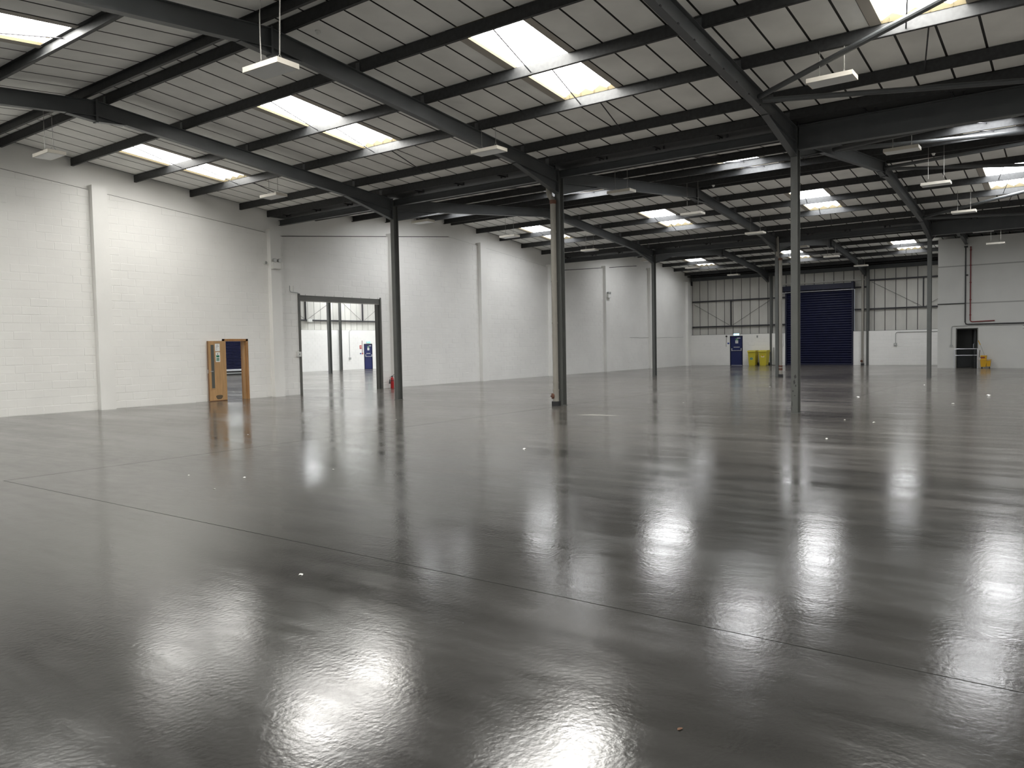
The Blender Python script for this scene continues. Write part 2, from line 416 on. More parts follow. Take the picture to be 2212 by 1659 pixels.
def panel_geo(d0, d1, w, sg, sag):
    nx, ny = (6, 3) if d1-d0 > 1 else (3, 2)
    v = []; f = []
    for i in range(nx+1):
        for j in range(ny+1):
            u, t = i/nx, j/ny
            dip = sag*(1-(2*u-1)**6)*(1-(2*t-1)**4) - .012*(1-abs(2*u-1))*0
            edge = 0
            v.append((sg*u*(d1-d0), t*w, -SLOPE*u*(d1-d0)-dip))
    for i in range(nx):
        for j in range(ny):
            f.append((i*(ny+1)+j, (i+1)*(ny+1)+j, (i+1)*(ny+1)+j+1, i*(ny+1)+j+1))
    m_ = MB(); m_.v = v; m_.f = f
    return m_
cands = []; GAP = .040; JY = 6.99; JP = .615
kmin = int((YR-JY)/JP)-1; kmax = int((YG-JY)/JP)+1
for r, sg, d0, d1, isrl in rows:
    if d1 == HALF: continue
    if r < 0 and d0 < 5: continue
    for k in range(kmin, kmax+1):
        p, q = JY+k*JP+GAP/2, JY+(k+1)*JP-GAP/2
        p = max(p, YR+.02); q = min(q, YG-.045)
        segs = [(p, q)]
        if isrl:
            for yc in RL:
                if not rl_ok(r, sg, yc): continue
                a, b_ = yc-RW-.17, yc+RW+.19
                ns = []
                for s_ in segs:
                    if s_[1] <= a or s_[0] >= b_: ns.append(s_); continue
                    if s_[0] < a: ns.append((s_[0], a))
                    if s_[1] > b_: ns.append((b_, s_[1]))
                segs = ns
        for p2, q2 in segs:
            if q2-p2 < .05: continue
            if r > 40 and sg > 0 and q2 < 6.4 and d0 > 2.6: continue
            full = abs((q2-p2)-(JP-GAP)) < 1e-3
            cands.append((r, sg, d0, d1, p2, q2, full))
def pscore(c):
    r, sg, d0, d1, p, q, full = c
    dm = (d0+d1)/2; px = to_px((r+sg*dm, (p+q)/2, zl(r, dm)))
    if not full or d1-d0 < 1: return 0
    s_ = score(px)
    if s_ and r > 10 and sg < 0: s_ *= .12             # seen edge-on behind the purlins
    if px and px[1] < 12: s_ = 0
    return s_
cands.sort(key=pscore, reverse=True)
cache = {}
def panel_mesh(d0, d1, w, sg, var):
    key = (round(d1-d0, 3), round(w, 3), sg, var)
    if key not in cache:
        cache[key] = panel_geo(d0+.004, d1-.004, w, sg, (.006, .011, .016, .021)[var]).mesh('lining_panel', 'panel', smooth=True)
    return cache[key]
rest = MB()
for i, (r, sg, d0, d1, p, q, full) in enumerate(cands):
    loc = (r+sg*(d0+.004), p, zl(r, d0)+.012)
    if i < 300 and full:
        obj('lining_panel', panel_mesh(d0, d1, q-p, sg, random.randrange(4)), ceil, loc)
    else:
        g_ = panel_geo(d0+.004, d1-.004, q-p, sg, random.choice((.006, .011, .016, .021)))
        rest.add([(v[0]+loc[0], v[1]+loc[1], v[2]+loc[2]) for v in g_.v], g_.f)
o = rest.build('further_panels', 'panel', ceil, smooth=True); o['kind'] = 'stuff'
mb = MB()                                              # plain lining over the neighbouring unit
for r in RIDGE[1:]:
    for sg in (-1, 1):
        for d0, d1 in ((0, 2.01), (5.61, HALF)):
            mb.add([(r+sg*d0, YG+.1, zl(r, d0)), (r+sg*d1, YG+.1, zl(r, d1)), (r+sg*d1, 47, zl(r, d1)), (r+sg*d0, 47, zl(r, d0))], [(0, 1, 2, 3)])
        ys = [YG+.1]+[q for yc in RL if yc > YG for q in (yc-RW, yc+RW)]+[47]
        for p, q in zip(ys[::2], ys[1::2]):
            mb.add([(r+sg*2.01, p, zl(r, 2.01)), (r+sg*5.61, p, zl(r, 5.61)), (r+sg*5.61, q, zl(r, 5.61)), (r+sg*2.01, q, zl(r, 2.01))], [(0, 1, 2, 3)])
mb.build('neighbour_lining', 'roofwhite', ceil)

# rooflights: cream well through the lining, corrugated translucent sheet above
def rooflight_meshes(sg):
    d0, d1 = 2.03, 5.60; rise = .17
    z = lambda d: ZR-SLOPE*d+PD
    W_ = MB()
    def q4(a, b_, c, d): W_.add([a, b_, c, d], [(0, 1, 2, 3)])
    P = lambda d, y, h: (sg*d, y, z(d)+h)
    for y in (-RW, RW): q4(P(d0, y, 0), P(d1, y, 0), P(d1, y, rise), P(d0, y, rise))
    q4(P(d1, -RW, 0), P(d1, RW, 0), P(d1, RW, rise+.03), P(d1, -RW, rise+.03)); q4(P(d0, -RW, 0), P(d0, RW, 0), P(d0, RW, rise+.03), P(d0, -RW, rise+.03))
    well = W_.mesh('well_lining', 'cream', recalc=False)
    T = MB()
    for a, b_ in ((-RW-.155, -RW), (RW, RW+.175)):
        for e0, e1 in ((2.03, 3.80), (3.83, 5.60)):
            T.add([P(e0, a, .0), P(e1, a, .0), P(e1, b_, -.004), P(e0, b_, -.004)], [(0, 1, 2, 3)])
    tr = T.mesh('side_flange', 'trim', recalc=False)
    S = MB(); n = 42; n0 = len(S.v)
    prof = [(-RW+.001+(2*RW-.002)*i/n, .095+.045*math.asin(math.sin(2*math.pi*(i/n*3.6+.12)))/1.57) for i in range(n+1)]
    for y, h in prof: S.v += [P(d0, y, h), P(d1, y, h)]
    S.f = [(2*i, 2*i+1, 2*i+3, 2*i+2) for i in range(n)]
    sh = S.mesh('corrugated_sheet', 'sheet0', recalc=False)
    K = MB()                                           # ribs on the low end closure, fixing studs
    for y in (-.42, -.1, .22, .5): K.box(*sorted((sg*(d1-.012), sg*d1)), y-.006, y+.006, z(d1), z(d1)+.07)
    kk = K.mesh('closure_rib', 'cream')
    return well, tr, kk, sh
RM = {sg: rooflight_meshes(sg) for sg in (-1, 1)}
n = 0
SHEETS = {}
for ri, r in enumerate(RIDGE):
    for sg in (-1, 1):
        if r < 0 and sg < 0: continue
        for yc in RL:
            if yc > 24 and (r < 0 or r > 60): continue
            if not rl_ok(r, sg, yc): continue
            n += 1
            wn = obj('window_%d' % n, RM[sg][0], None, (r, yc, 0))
            k_ = RL.index(yc)
            lab = 'bright daylit rooflight, %s, %s, %s from the white blockwork wall' % (BAYN[ri], SLN[sg], ORD[5-k_]) if yc < 23 else 'daylit rooflight over the neighbouring unit, in line with %s, %s' % (BAYN[ri], SLN[sg])
            tag(wn, lab, 'rooflight', 'rooflights', 'structure')
            for me in RM[sg][1:3]: obj(me.name.split('.')[0], me, wn)
            key = (sg, 3 if yc > 23 else (2, 0, 1, 2)[ri], 18 < yc < 23)
            if key not in SHEETS:
                SHEETS[key] = RM[sg][3].copy(); SHEETS[key].materials.clear(); SHEETS[key].materials.append(M[('dimsheet%d' if key[2] else 'sheet%d') % key[1]])
            obj('corrugated_sheet', SHEETS[key], wn)

# ------------------------------------------------------------------ purlins
def purlin_mesh(sg):
    t = .007; m_ = MB()
    m_.box(*sorted((0, sg*t)), YR, YG+.06, 0, PD-.002)
    m_.box(*sorted((0, sg*.068)), YR, YG+.06, 0, t); m_.box(*sorted((0, sg*.068)), YR, YG+.06, PD-.002-t, PD-.002)
    m_.box(*sorted((sg*.061, sg*.068)), YR, YG+.06, 0, .022)
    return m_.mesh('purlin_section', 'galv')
PM = {sg: purlin_mesh(sg) for sg in (-1, 1)}; SAG = {}
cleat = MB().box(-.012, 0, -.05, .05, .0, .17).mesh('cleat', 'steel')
for ri, r in enumerate(RIDGE):
    for sg in (-1, 1):
        if r < 0 and sg < 0: continue
        for i, d in enumerate(DP):
            if r < 0 and i < 3: continue
            if r > 40 and sg > 0 and d > 8.3: continue
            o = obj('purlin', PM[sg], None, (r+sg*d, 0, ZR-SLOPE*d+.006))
            what = ('dark galvanised purlin beside the ridge', 'galvanised purlin along the upper rooflight ends', 'galvanised purlin crossing mid rooflights', 'galvanised purlin along the lower rooflight ends', 'dark galvanised purlin below the rooflights', 'dark galvanised purlin beside the valley gutter')[i]
            tag(o, '%s, %s, %s' % (what, BAYN[ri], SLN[sg]), 'purlin', 'roof purlins')
            if r > 0 and i in (1, 2, 3):                   # thin sag rods slanting down to the next purlin at mid bay
                d2 = DP[i+1]-d; key = (sg, i)
                if key not in SAG: SAG[key] = MB().tube([(sg*.01, -.04, .165), (sg*d2, .3, -SLOPE*d2+.05)], .013, 5).mesh('sag_rod', 'rail')
                for yb in (20.2, 14.37, 8.24, 2.12):
                    if not (r > 40 and sg > 0 and yb < 7): obj('sag_rod', SAG[key], o, (0, yb, 0))
            for y in FR[:4]:
                c = obj('cleat', cleat, o, (0 if sg > 0 else .012, y, 0))
# ------------------------------------------------------------------ portal frames
FWD = .0725; RD = .33; TF = .014
def rafter_parts(end, sg):
    """one sloping I-beam from ridge to 'end' metres, plus its haunch, local to ridge foot"""
    z = lambda d: ZR-SLOPE*d
    b_ = MB()
    for top, bot, hw in ((0, TF, FWD), (RD-TF, RD, FWD), (TF, RD-TF, .006)):
        b_.prism([(sg*.02, z(.02)-top), (sg*end, z(end)-top), (sg*end, z(end)-bot), (sg*.02, z(.02)-bot)], 'y', -hw, hw)
    h = MB(); d0 = end-1.87; zb = 5.60
    za = z(d0)-RD
    h.prism([(sg*d0, za), (sg*end, z(end)-RD), (sg*end, zb+TF)], 'y', -.006, .006)
    h.prism([(sg*d0, za+.002), (sg*end, zb+TF), (sg*end, zb), (sg*(d0-.02), za-.012)], 'y', -FWD, FWD)
    h.box(*sorted((sg*(end-.018), sg*end)), -FWD, FWD, zb, z(end)+.02)
    return b_.mesh('rafter_beam', 'steel'), h.mesh('haunch', 'steel')
RP = {(9.03-.10, 1): None, (9.03-.10, -1): None, (8.24, 1): None}
for k_ in RP: RP[k_] = rafter_parts(*k_)
ap = MB(); ap.box(-.022, .022, -FWD-.005, FWD+.005, 6.63, ZR+.03)
for sg in (-1, 1):
    ap.prism([(sg*.02, ZR-RD), (sg*.62, ZR-RD-SLOPE*.62), (sg*.02, 6.66)], 'y', -.006, .006)
    ap.prism([(sg*.02, 6.665), (sg*.62, ZR-RD-SLOPE*.62), (sg*.62, ZR-RD-SLOPE*.62-.012), (sg*.02, 6.65)], 'y', -FWD, FWD)
APM = ap.mesh('apex_joint', 'steel')
clip = MB()
for i in range(9): clip.box(2.2+i*.62, 2.25+i*.62, -FWD-.012, -FWD+.01, ZR-SLOPE*(2.2+i*.62)-RD-.008, ZR-SLOPE*(2.2+i*.62)-RD+.012)
CLIP = clip.mesh('flange_clips', 'black')
spanname = ['behind', 'nearest', 'middle', 'far']
framename = ['the frame beside the extinguisher column', 'the frame of the downpipe columns', 'the frame of the chipped column', 'the frame carried by the deep valley beam', 'the outermost frame']
for fi, y in enumerate(FR):
    for ri, r in enumerate(RIDGE):
        if ri == 0: continue
        t = thing('portal_rafter', 'dark rafter pair over the %s bay on %s' % (spanname[ri], framename[fi]), 'roof beam', (r, y, 0), group='portal frame rafters')
        for sg in (-1, 1):
            bm_, hm_ = RP[(8.24, 1)] if (ri == 3 and sg > 0) else RP[(9.03-.10, sg)]
            obj('rafter_beam', bm_, t); obj('haunch', hm_, t)
        obj('apex_joint', APM, t)
        if fi == 2 and ri == 1: obj('flange_clips', CLIP, t)['kind'] = 'stuff'

def column(label, x, y, h=6.2, z0=0., m='colsteel', wy=.145, dx=.205, chips=False, group=None):
    t = thing('steel_column', label, 'column', (x, y, z0), group=group)
    bx('flange', m, t, -dx/2, -dx/2+.013, -wy/2, wy/2, 0, h); bx('flange', m, t, dx/2-.013, dx/2, -wy/2, wy/2, 0, h)
    bx('web', m, t, -dx/2+.013, dx/2-.013, -.005, .005, 0, h)
    bx('base_plate', m, t, -dx/2-.01, dx/2+.01, -wy/2-.01, wy/2+.01, 0, .014)
    if chips:
        for cy_, cz, a, b_ in ((-.02, .82, .03, .05), (.0, .70, .022, .06), (-.03, .62, .016, .03), (.03, .5, .02, .02), (.05, .22, .008, .08), (-.01, .4, .02, .012), (.062, .1, .008, .05)):
            MB().prism([(cy_-a, cz-b_*.3), (cy_+a*.4, cz-b_), (cy_+a, cz+b_*.2), (cy_-a*.2, cz+b_)], 'x', -dx/2-.0012, -dx/2+.002).build('paint_chip', 'chip', t)
    return t
V1, V2 = VAL
column('slim grey steel column standing beside the red fire extinguisher', V1, FR[0])
column('grey steel column with the long pale downpipe strapped to its face', V1, FR[1])
column('grey steel column with chipped paint near its foot under the deep beam', V1, FR[2], chips=True)
column('plain grey steel column standing well clear of the white wall, no pipe on it', V2, FR[0])
column('grey steel column with a downpipe ending in a rusty red joint', V2, FR[1])
column('grey steel column standing in front of the grey side room', V2, FR[2])
column('grey steel column against the end wall beside the yellow bins', XB+.08, 17.21, 6.15)
column('grey steel column against the end wall right of the navy shutter', XB+.08, 11.14, 6.15)

# valley beams, gutters, eaves beam
def ibeam_y(mb, x, y0, y1, z0, z1, hw, tf=.014, tw=.006):
    mb.box(x-hw, x+hw, y0, y1, z0, z0+tf); mb.box(x-hw, x+hw, y0, y1, z1-tf, z1); mb.box(x-tw, x+tw, y0, y1, z0+tf, z1-tf); return mb
for i, v in enumerate(VAL):
    nm = ('nearest', 'further')[i]
    tag(ibeam_y(MB(), v, FR[2]+.09, YG, 6.02, 6.21, .06).build('valley_tie', 'steel'), 'slim dark steel tie beam under the %s valley gutter' % nm, 'beam')
    tag(ibeam_y(MB(), v, YR, FR[2]-.075, 5.74, 6.26, .085, .02, .008).build('valley_beam', 'steel'), 'deep dark steel beam under the %s valley, framed into a column' % nm, 'beam')
    g_ = MB(); g_.box(v-.445, v+.445, YR, YG, 6.285, 6.30); g_.box(v-.445, v-.43, YR, YG, 6.285, 6.5); g_.box(v+.43, v+.445, YR, YG, 6.285, 6.5)
    gt = tag(g_.build('valley_gutter', 'galv'), 'dark metal valley gutter with hanging brackets along the %s valley' % nm, 'gutter')
    for k in range(14):
        y = 22.3-k*1.55
        MB().box(v-.45, v-.1, y-.02, y+.02, 6.255, 6.285).box(v-.3, v-.27, y-.02, y+.02, 6.21, 6.26).box(v-.3, v-.27, y-.22, y-.18, 6.21, 6.285).build('gutter_bracket', 'black', gt)
tag(ibeam_y(MB(), XB+.05, YR, YL, 6.0, 6.24, .07).build('eaves_beam', 'steel'), 'dark steel beam along the top of the end wall cladding', 'beam')
bx_e = MB().box(XB-.3, XB+.35, YR, YL+.3, 6.30, 6.34)
bx_e.build('eaves_closer', 'tbar', ceil)

# tubular roof bracing between the two right hand frames
def brace(x0, x1, lab, yend=FR[3]):
    za, zb = zr(x0)-.20, zr(x1)-.20
    tag(MB().tube([(x0, FR[2]-.08, za), (x1, yend, zb)], .05, 10).build('brace_tube', 'steel', smooth=True), lab, 'brace tube', 'tubular roof braces')
for x0, x1, lab in ((15.0, 11.3, 'round steel roof brace crossing below a rooflight in the nearest bay'), (15.2, 17.3, 'round steel roof brace running down to the near end of the deep beam'),
                    (8.6, 11.1, 'round steel roof brace from the nearest ridge'),
                    (20.4, 17.9, 'round steel roof brace just behind the deep valley beam'), (20.5, 24.0, 'round steel roof brace climbing to the middle ridge'),
                    (26.5, 24.3, 'round steel roof brace meeting the middle ridge from the near slope'), (26.7, 29.3, 'round steel roof brace falling from the middle ridge'),
                    (33.5, 29.6, 'round steel roof brace below the rooflights of the far middle slope'), (33.7, 35.3, 'round steel roof brace running down to the further deep beam')):
    brace(x0, x1, lab)

# ------------------------------------------------------------------ downpipes
def downpipe(x, y, label, elbow=None, cap=None, shoe='black', band=None, r=.075, h=5.4):
    t = thing('downpipe', label, 'pipe', (x, y, 0))
    MB().tube([(0, 0, .12), (0, 0, h)], r, 16).build('pipe', 'pipe', t, smooth=True)
    for z in (.62, 2.2, 3.3, 4.6):
        MB().tube([(0, 0, z-.02), (0, 0, z+.02)], r+.008, 16).build('pipe_clip', 'pipe', t, smooth=True)
    MB().tube([(0, 0, .40), (0, 0, .44)], r+.014, 16).build('socket_collar', 'pipe', t, smooth=True)
    MB().tube([(0, 0, .12), (0, 0, .40)], r+.007, 16).build('access_pipe', 'pipe', t, smooth=True)
    bx('shoe', shoe, t, -.085, .085, -.085, .085, 0, .12)
    if elbow: 
        MB().tube([(0, 0, h-.02)]+[(e[0], e[1], e[2]) for e in elbow], r, 14).build('offset_bend', 'pipe', t, smooth=True)
        MB().tube([(0, 0, h-.07), (0, 0, h+.03)], r+.014, 16).build('rusty_collar', 'rust', t, smooth=True)
    if cap:
        MB().tube([(cap[0]*.06, cap[1]*.06, .26), (cap[0]*.115, cap[1]*.115, .26)], .075, 16).tube([(cap[0]*.1, cap[1]*.1, .26), (cap[0]*.15, cap[1]*.15, .26)], .018, 8).build('access_cap', 'rust', t, smooth=True)
    if band: MB().tube([(0, 0, .3), (0, 0, .52)], r+.01, 16).build('red_joint', 'rust', t, smooth=True)
    return t
downpipe(17.375, 11.385, 'tall pale grey downpipe with a dark round access cap at its foot', elbow=[(0, .02, 5.45), (-.02, .09, 5.56), (-.02, .11, 5.7), (-.02, .11, 6.3)], cap=(-.72, .69))
downpipe(35.50, 11.13, 'downpipe with a rusty red joint, fixed to the column before the shutter', band=True, h=5.3, elbow=[(0, .02, 5.34), (-.02, .12, 5.42), (-.02, .14, 6.28)])
downpipe(52.66, 11.40, 'brown grey downpipe in the corner right of the navy shutter', h=5.95, cap=(-.9, .4))

# ------------------------------------------------------------------ hanging lights
def make_light():
    t = thing('hanging_light', 'white box light hung on two chains from a purlin', 'light', group='hanging box lights')
    MB().box(-.195, .195, -.375, .375, 0, .075).build('casing', 'fixture', t)
    bx('diffuser', 'diffuser', t, -.18, .18, -.355, .355, -.004, .002)
    for y in (-.2, .2):
        MB().tube([(-.08, y, .075), (0, y, .2), (.08, y, .075)], .005, 5).build('hanger_wire', 'chain', t)
        bx('bracket', 'chain', t, -.09, .09, y-.012, y+.012, .075, .085)
    return t
L0 = make_light(); first = True; LS = [L0]
def chains(o):
    x, y, z = o.location
    pur = [r+sg*(d+.03) for r in RIDGE for sg in (-1, 1) for d in DP]
    near = min(abs(x-p) for p in pur)
    top = (zr(x)+.02 if near < .12 else zr(x)+PD+.01)-z
    for yy in (-.2, .2): MB().tube([(0, yy, .2), (0, yy, top)], .006, 5).build('chain', 'chain', o)
for x in (14.15, 20.4, 25.5, 31.8, 38.0, 43.6, 50.3):
    for y in (18.82, 10.98, 3.56):
        if x > 47 and y < 6: continue
        if first: o = L0; L0.location = (x, y, 6.0); first = False
        else: o = copy_tree(L0, (x, y, 6.0)); LS.append(o)
        bi = min(range(4), key=lambda q: abs(x-RIDGE[q]))
        pl = {14.15: 'oak door bay near the valley', 20.4: 'middle bay near the oak door valley', 25.5: 'middle bay near the ridge', 31.8: 'middle bay past its ridge', 38.0: 'end wall bay near the valley', 43.6: 'end wall bay near the ridge', 50.3: 'end wall bay beside the end wall'}[x]
        o['label'] = 'white box light, %s, %s from white wall' % (pl, ORD[(18.82, 10.98, 3.56).index(y)])
LS.append(copy_tree(L0, (8.12, 18.75, 6.05), 'white box light hung from the nearest ridge close to the left wall'))
for o in LS: chains(o)
t = thing('hanging_light', 'white box light hanging lower on slack twisted chains at a rafter apex', 'light', (7.13, 9.45, 5.60), rz=.05, group='hanging box lights')
MB().box(-.195, .195, -.375, .375, 0, .075).build('casing', 'fixture', t); bx('diffuser', 'diffuser', t, -.18, .18, -.355, .355, -.004, .002)
MB().tube([(0, .2, .2), (.01, .22, .5), (.08, .30, .9), (.2, .40, 1.25), (.3, .42, 1.4)], .009, 6).build('chain', 'chain', t)
MB().tube([(0, -.2, .2), (-.02, -.25, .7), (-.05, -.34, 1.5)], .009, 6).build('chain', 'chain', t)
for y in (-.2, .2): MB().tube([(-.08, y, .075), (0, y, .2), (.08, y, .075)], .005, 5).build('hanger_wire', 'chain', t)

# smoke detectors
for x, y, z, lab in ((8.86, 10.45, 6.93, 'white round smoke detector under the nearest ridge purlin'), (25.3, 10.15, 6.85, 'small white smoke detector beside the middle ridge of the downpipe frame'), (25.3, 3.6, 6.85, 'small white smoke detector in the bay with tubular braces'), (23.0, 11.6, 6.8, 'small white smoke detector above a hanging light')):
    t = thing('smoke_detector', lab, 'detector', (x, y, z))
    MB().lathe([(.05, 0), (.05, .02), (.02, .025)]).build('base', 'plastic', t, smooth=True); MB().lathe([(.01, -.04), (.03, -.038), (.035, -.01), (.035, 0)]).build('sensor_head', 'plastic', t, smooth=True)

# ------------------------------------------------------------------ wooden door in the left wall
d1 = thing('door_1', 'oak veneer door folded back beside its pine frame, notices on it', 'door', (15.03, YL, 0), kind='structure')
for a in ((0, .075, -.02, .30, 0, 2.03), (.895, .97, -.02, .30, 0, 2.03), (0, .97, -.02, .30, 1.955, 2.03)): bx('door_frame', 'woodf', d1, *a)
bx('door_stop', 'wood', d1, .87, .895, .06, .18, 0, 1.955)
lf = MB().box(-.70, 0, -.022, .022, .008, 1.965).build('door_leaf', 'wood', d1, (.09, -.03, 0), rz=math.radians(7))
bx('lipping', 'woodedge', lf, -.715, -.70, -.0225, .0225, .008, 1.965); bx('bottom_edge', 'woodedge', lf, -.70, 0, -.0225, -.02, .004, .03)
bx('vision_bead', 'wood', lf, -.625, -.475, -.030, -.02, .41, 1.86); bx('vision_panel', 'glass', lf, -.61, -.49, -.0315, -.02, .43, 1.84)
nt_ = bx('paper_notice', 'paper', lf, -.435, -.245, -.0245, -.022, 1.63, 1.88)
for z, w_ in ((1.83, .1), (1.79, .12), (1.755, .07), (1.70, .05)): bx('handwriting', 'ink', nt_, -.40+random.uniform(0, .02), -.40+w_, -.0255, -.024, z-.006, z+.006)
for q in (-.43, -.38, -.33, -.28):
    bx('tape_mark', 'ink', nt_, q, q+.025, -.0255, -.024, 1.868, 1.885); bx('tape_mark', 'ink', nt_, q+.01, q+.03, -.0255, -.024, 1.625, 1.64)
s2 = bx('safety_sign', 'paper', lf, -.42, -.245, -.0245, -.022, 1.28, 1.60)
bx('green_field', 'green', s2, -.395, -.275, -.0255, -.024, 1.43, 1.50); bx('pictogram', 'ink', s2, -.355, -.32, -.0255, -.024, 1.52, 1.56)
for z in (1.325, 1.35, 1.375, 1.395): bx('text_line', 'green', s2, -.395, -.275, -.0255, -.024, z-.009, z+.009)
ov = [(-.32+.13*math.cos(a)*(1+.15*math.sin(3*a)), .13+.085*math.sin(a)*(1+.2*math.cos(2*a))) for a in [i*math.pi/9 for i in range(18)]]
MB().prism(ov, 'y', -.0228, -.021).build('kick_scuff', 'scuff', lf)
MB().tube([(-.66, -.02, .98), (-.66, -.07, .98), (-.57, -.07, .98)], .009, 6).build('lever_handle', 'silver', lf)
bx('latch_plate', 'silver', lf, -.722, -.714, -.012, .012, .92, 1.04)

# ------------------------------------------------------------------ grey roller shutter opening in the left wall
d2 = thing('door_2', 'grey roller shutter rolled up over the wide opening to the next unit', 'door', (18.15, YL, 0), kind='structure')
bx('side_guide', 'frame', d2, 0, .085, -.03, .30, 0, 3.66); bx('side_guide', 'frame', d2, 4.05, 4.11, -.03, .30, 0, 3.66)
bx('guide_slot', 'gap', d2, 4.035, 4.052, .05, .10, 0, 3.6)
for k in range(4):
    MB().prism([(.02, 3.655-k*.062), (.075, 3.65-k*.062), (.09, 3.62-k*.062), (.06, 3.597-k*.062), (.02, 3.595-k*.062)], 'x', .085, 4.05).build('shutter_slat', 'frame', d2)
bx('bottom_rail', 'pipe', d2, .085, 4.05, .02, .09, 3.385, 3.405)

# ------------------------------------------------------------------ back shutter
d3 = thing('door_3', 'large closed navy blue roller shutter in the end wall', 'door', (XB, 0, 0), kind='structure')
NS = 31; ph = 4.78/NS
slat = MB().prism([(.10, 0), (.075, .02), (.06, ph*.5), (.075, ph-.02), (.10, ph-.004)], 'y', 0, 4.1)
sm_ = MB(); sm_.v = [(v[0], v[1], v[2]) for v in slat.v]; sm_.f = slat.f; sm_ = sm_.mesh('shutter_slat', 'blue')
for k in range(NS): obj('shutter_slat', sm_, d3, (0, 12.07, k*ph))
for y in (11.98, 16.15): bx('side_guide', 'bluedk', d3, -.03, .2, y, y+.10, 0, 5.25)
bx('hood', 'bluedk', d3, -.22, .26, 12.06, 16.5, 4.90, 5.22); bx('hood_end', 'black', d3, -.25, .26, 16.3, 16.62, 4.86, 5.2); bx('hood_end', 'bluedk', d3, -.24, .26, 11.93, 12.06, 4.84, 5.30)
bx('lintel_bar', 'silver', d3, -.06, .05, 11.90, 16.62, 4.80, 4.84); bx('bottom_rail', 'bluedk', d3, -.01, .12, 12.07, 16.17, 0, .09)
bx('back_plate', 'bluedk', d3, .2, .24, 11.98, 16.25, 0, 5.2)

# ------------------------------------------------------------------ blue fire doors
def fire_door(name, label, loc, rz, sign_right=True):
    """door lies in local x (0..w), faces local -y"""
    t = thing(name, label, 'door', loc, rz, kind='structure')
    for a in ((0, .05, -.015, .1, 0, 2.04), (.85, .9, -.015, .1, 0, 2.04), (0, .9, -.015, .1, 1.99, 2.04)): bx('door_frame', 'bluedk', t, *a)
    lf = bx('door_leaf', 'bluedoor', t, .05, .85, .01, .06, .01, 1.99)
    bx('kick_panel', 'bluedoor', lf, .09, .81, .003, .012, .05, .98)
    bx('push_bar', 'silver', lf, .12, .80, -.055, -.03, 1.01, 1.045)
    for x in (.11, .78): bx('bar_bracket', 'silver', lf, x, x+.045, -.05, .01, 1.0, 1.19)
    sg_ = bx('door_sign', 'paper', lf, .38, .58, .004, .012, 1.52, 1.86)
    bx('green_field', 'green', sg_, .385, .575, .002, .006, 1.72, 1.855)
    MB().prism([(.47, 1.75), (.49, 1.75), (.50, 1.79), (.53, 1.81), (.52, 1.825), (.48, 1.815), (.46, 1.78)], 'y', .0, .003).build('running_figure', 'paper', sg_)
    for z in (1.62, 1.655, 1.56): bx('text_line', 'ink', sg_, .42, .54, .002, .006, z, z+.014)
    st = bx('push_bar_notice', 'plastic', lf, .26, .68, .004, .012, 1.235, 1.285)
    tm = obj('notice_text', text_mesh('PUSH BAR TO OPEN', .042, 'bluedk'), st, (.47, .002, 1.26)); tm.rotation_euler = (math.radians(90), 0, 0)
    bx('door_closer', 'silver', lf, .52, .74, -.05, .01, 1.85, 1.91)
    return t
fire_door('door_5', 'blue fire exit door with push bar in the end wall beside yellow bins', (XB, FD[1], 0), -math.pi/2)
def exit_sign(label, loc, rz, m='exit'):
    t = thing('exit_sign', label, 'sign', loc, rz)
    bx('sign_box', 'plastic', t, -.2, .2, 0, .06, 0, .14); f_ = bx('lit_face', m, t, -.195, .195, -.004, .0, .005, .135)
    MB().prism([(-.02, .03), (.0, .03), (.01, .06), (.05, .05), (.055, .062), (.02, .09), (-.015, .085), (-.03, .06)], 'y', -.006, -.003).build('running_figure', 'plastic', f_)
    MB().prism([(-.15, .06), (-.09, .06), (-.09, .04), (-.06, .07), (-.09, .10), (-.09, .08), (-.15, .08)], 'y', -.006, -.003).build('arrow', 'plastic', f_)
exit_sign('lit exit sign above the blue door by the yellow bins', (XB-.06, 19.58, 2.06), -math.pi/2)

# ------------------------------------------------------------------ neighbouring unit seen through the openings
YF = 46.9
wf = MB().box(24, 29.2, YF, YF+.2, 0, 3.14).box(33.4, 43.5, YF, YF+.2, 0, 3.14).box(44.4, 53, YF, YF+.2, 0, 3.14).box(43.5, 44.4, YF, YF+.2, 2.04, 3.14).box(29.2, 33.4, YF, YF+.2, 3.0, 3.14)
wf = tag(wf.build('wall_far_unit', 'white'), 'white wall of the neighbouring unit seen through the openings', 'wall', kind='structure')
bx('cladding_backing', 'rail', wf, 14, 54, YF+.25, YF+.3, 0, 7.6)
k = 0
while 29+k*.609 < 47:
    bx('cladding_panel', 'clad', wf, 29+k*.609+.015, 29+(k+1)*.609-.015, YF+.22, YF+.25, 3.16, 7.2); k += 1
bx('sheeting_rail', 'rail', wf, 28, 47, YF+.08, YF+.22, 3.82, 3.91)
for x in (37.9, 43.6): bx('rail_strut', 'rail', wf, x-.03, x+.03, YF+.1, YF+.22, 3.9, 5.7)
for p, q in (((38.1, 3.95), (40.5, 5.4)), ((37.8, 3.95), (35.4, 5.4)), ((43.4, 3.95), (41.2, 5.5)), ((43.8, 3.95), (46, 5.4))):
    MB().tube([(p[0], YF+.15, p[1]), (q[0], YF+.15, q[1])], .011, 6).build('brace_rod', 'rail', wf)
rest = MB()
for kk in range(13):
    x = 33.6+(BW/2 if kk % 2 else 0)
    while x < 46:
        if not (x+BW > 43.45 and x < 44.45):
            m_ = block_mesh(x+.005, x+BW-.005, kk*BH+.005, kk*BH+BH-.005, random.uniform(.002, .006)); rest.add([(v[0], YF+v[1], v[2]) for v in m_.v], m_.f)
        x += BW
rest.build('wall_blocks', 'white', wf)['kind'] = 'stuff'
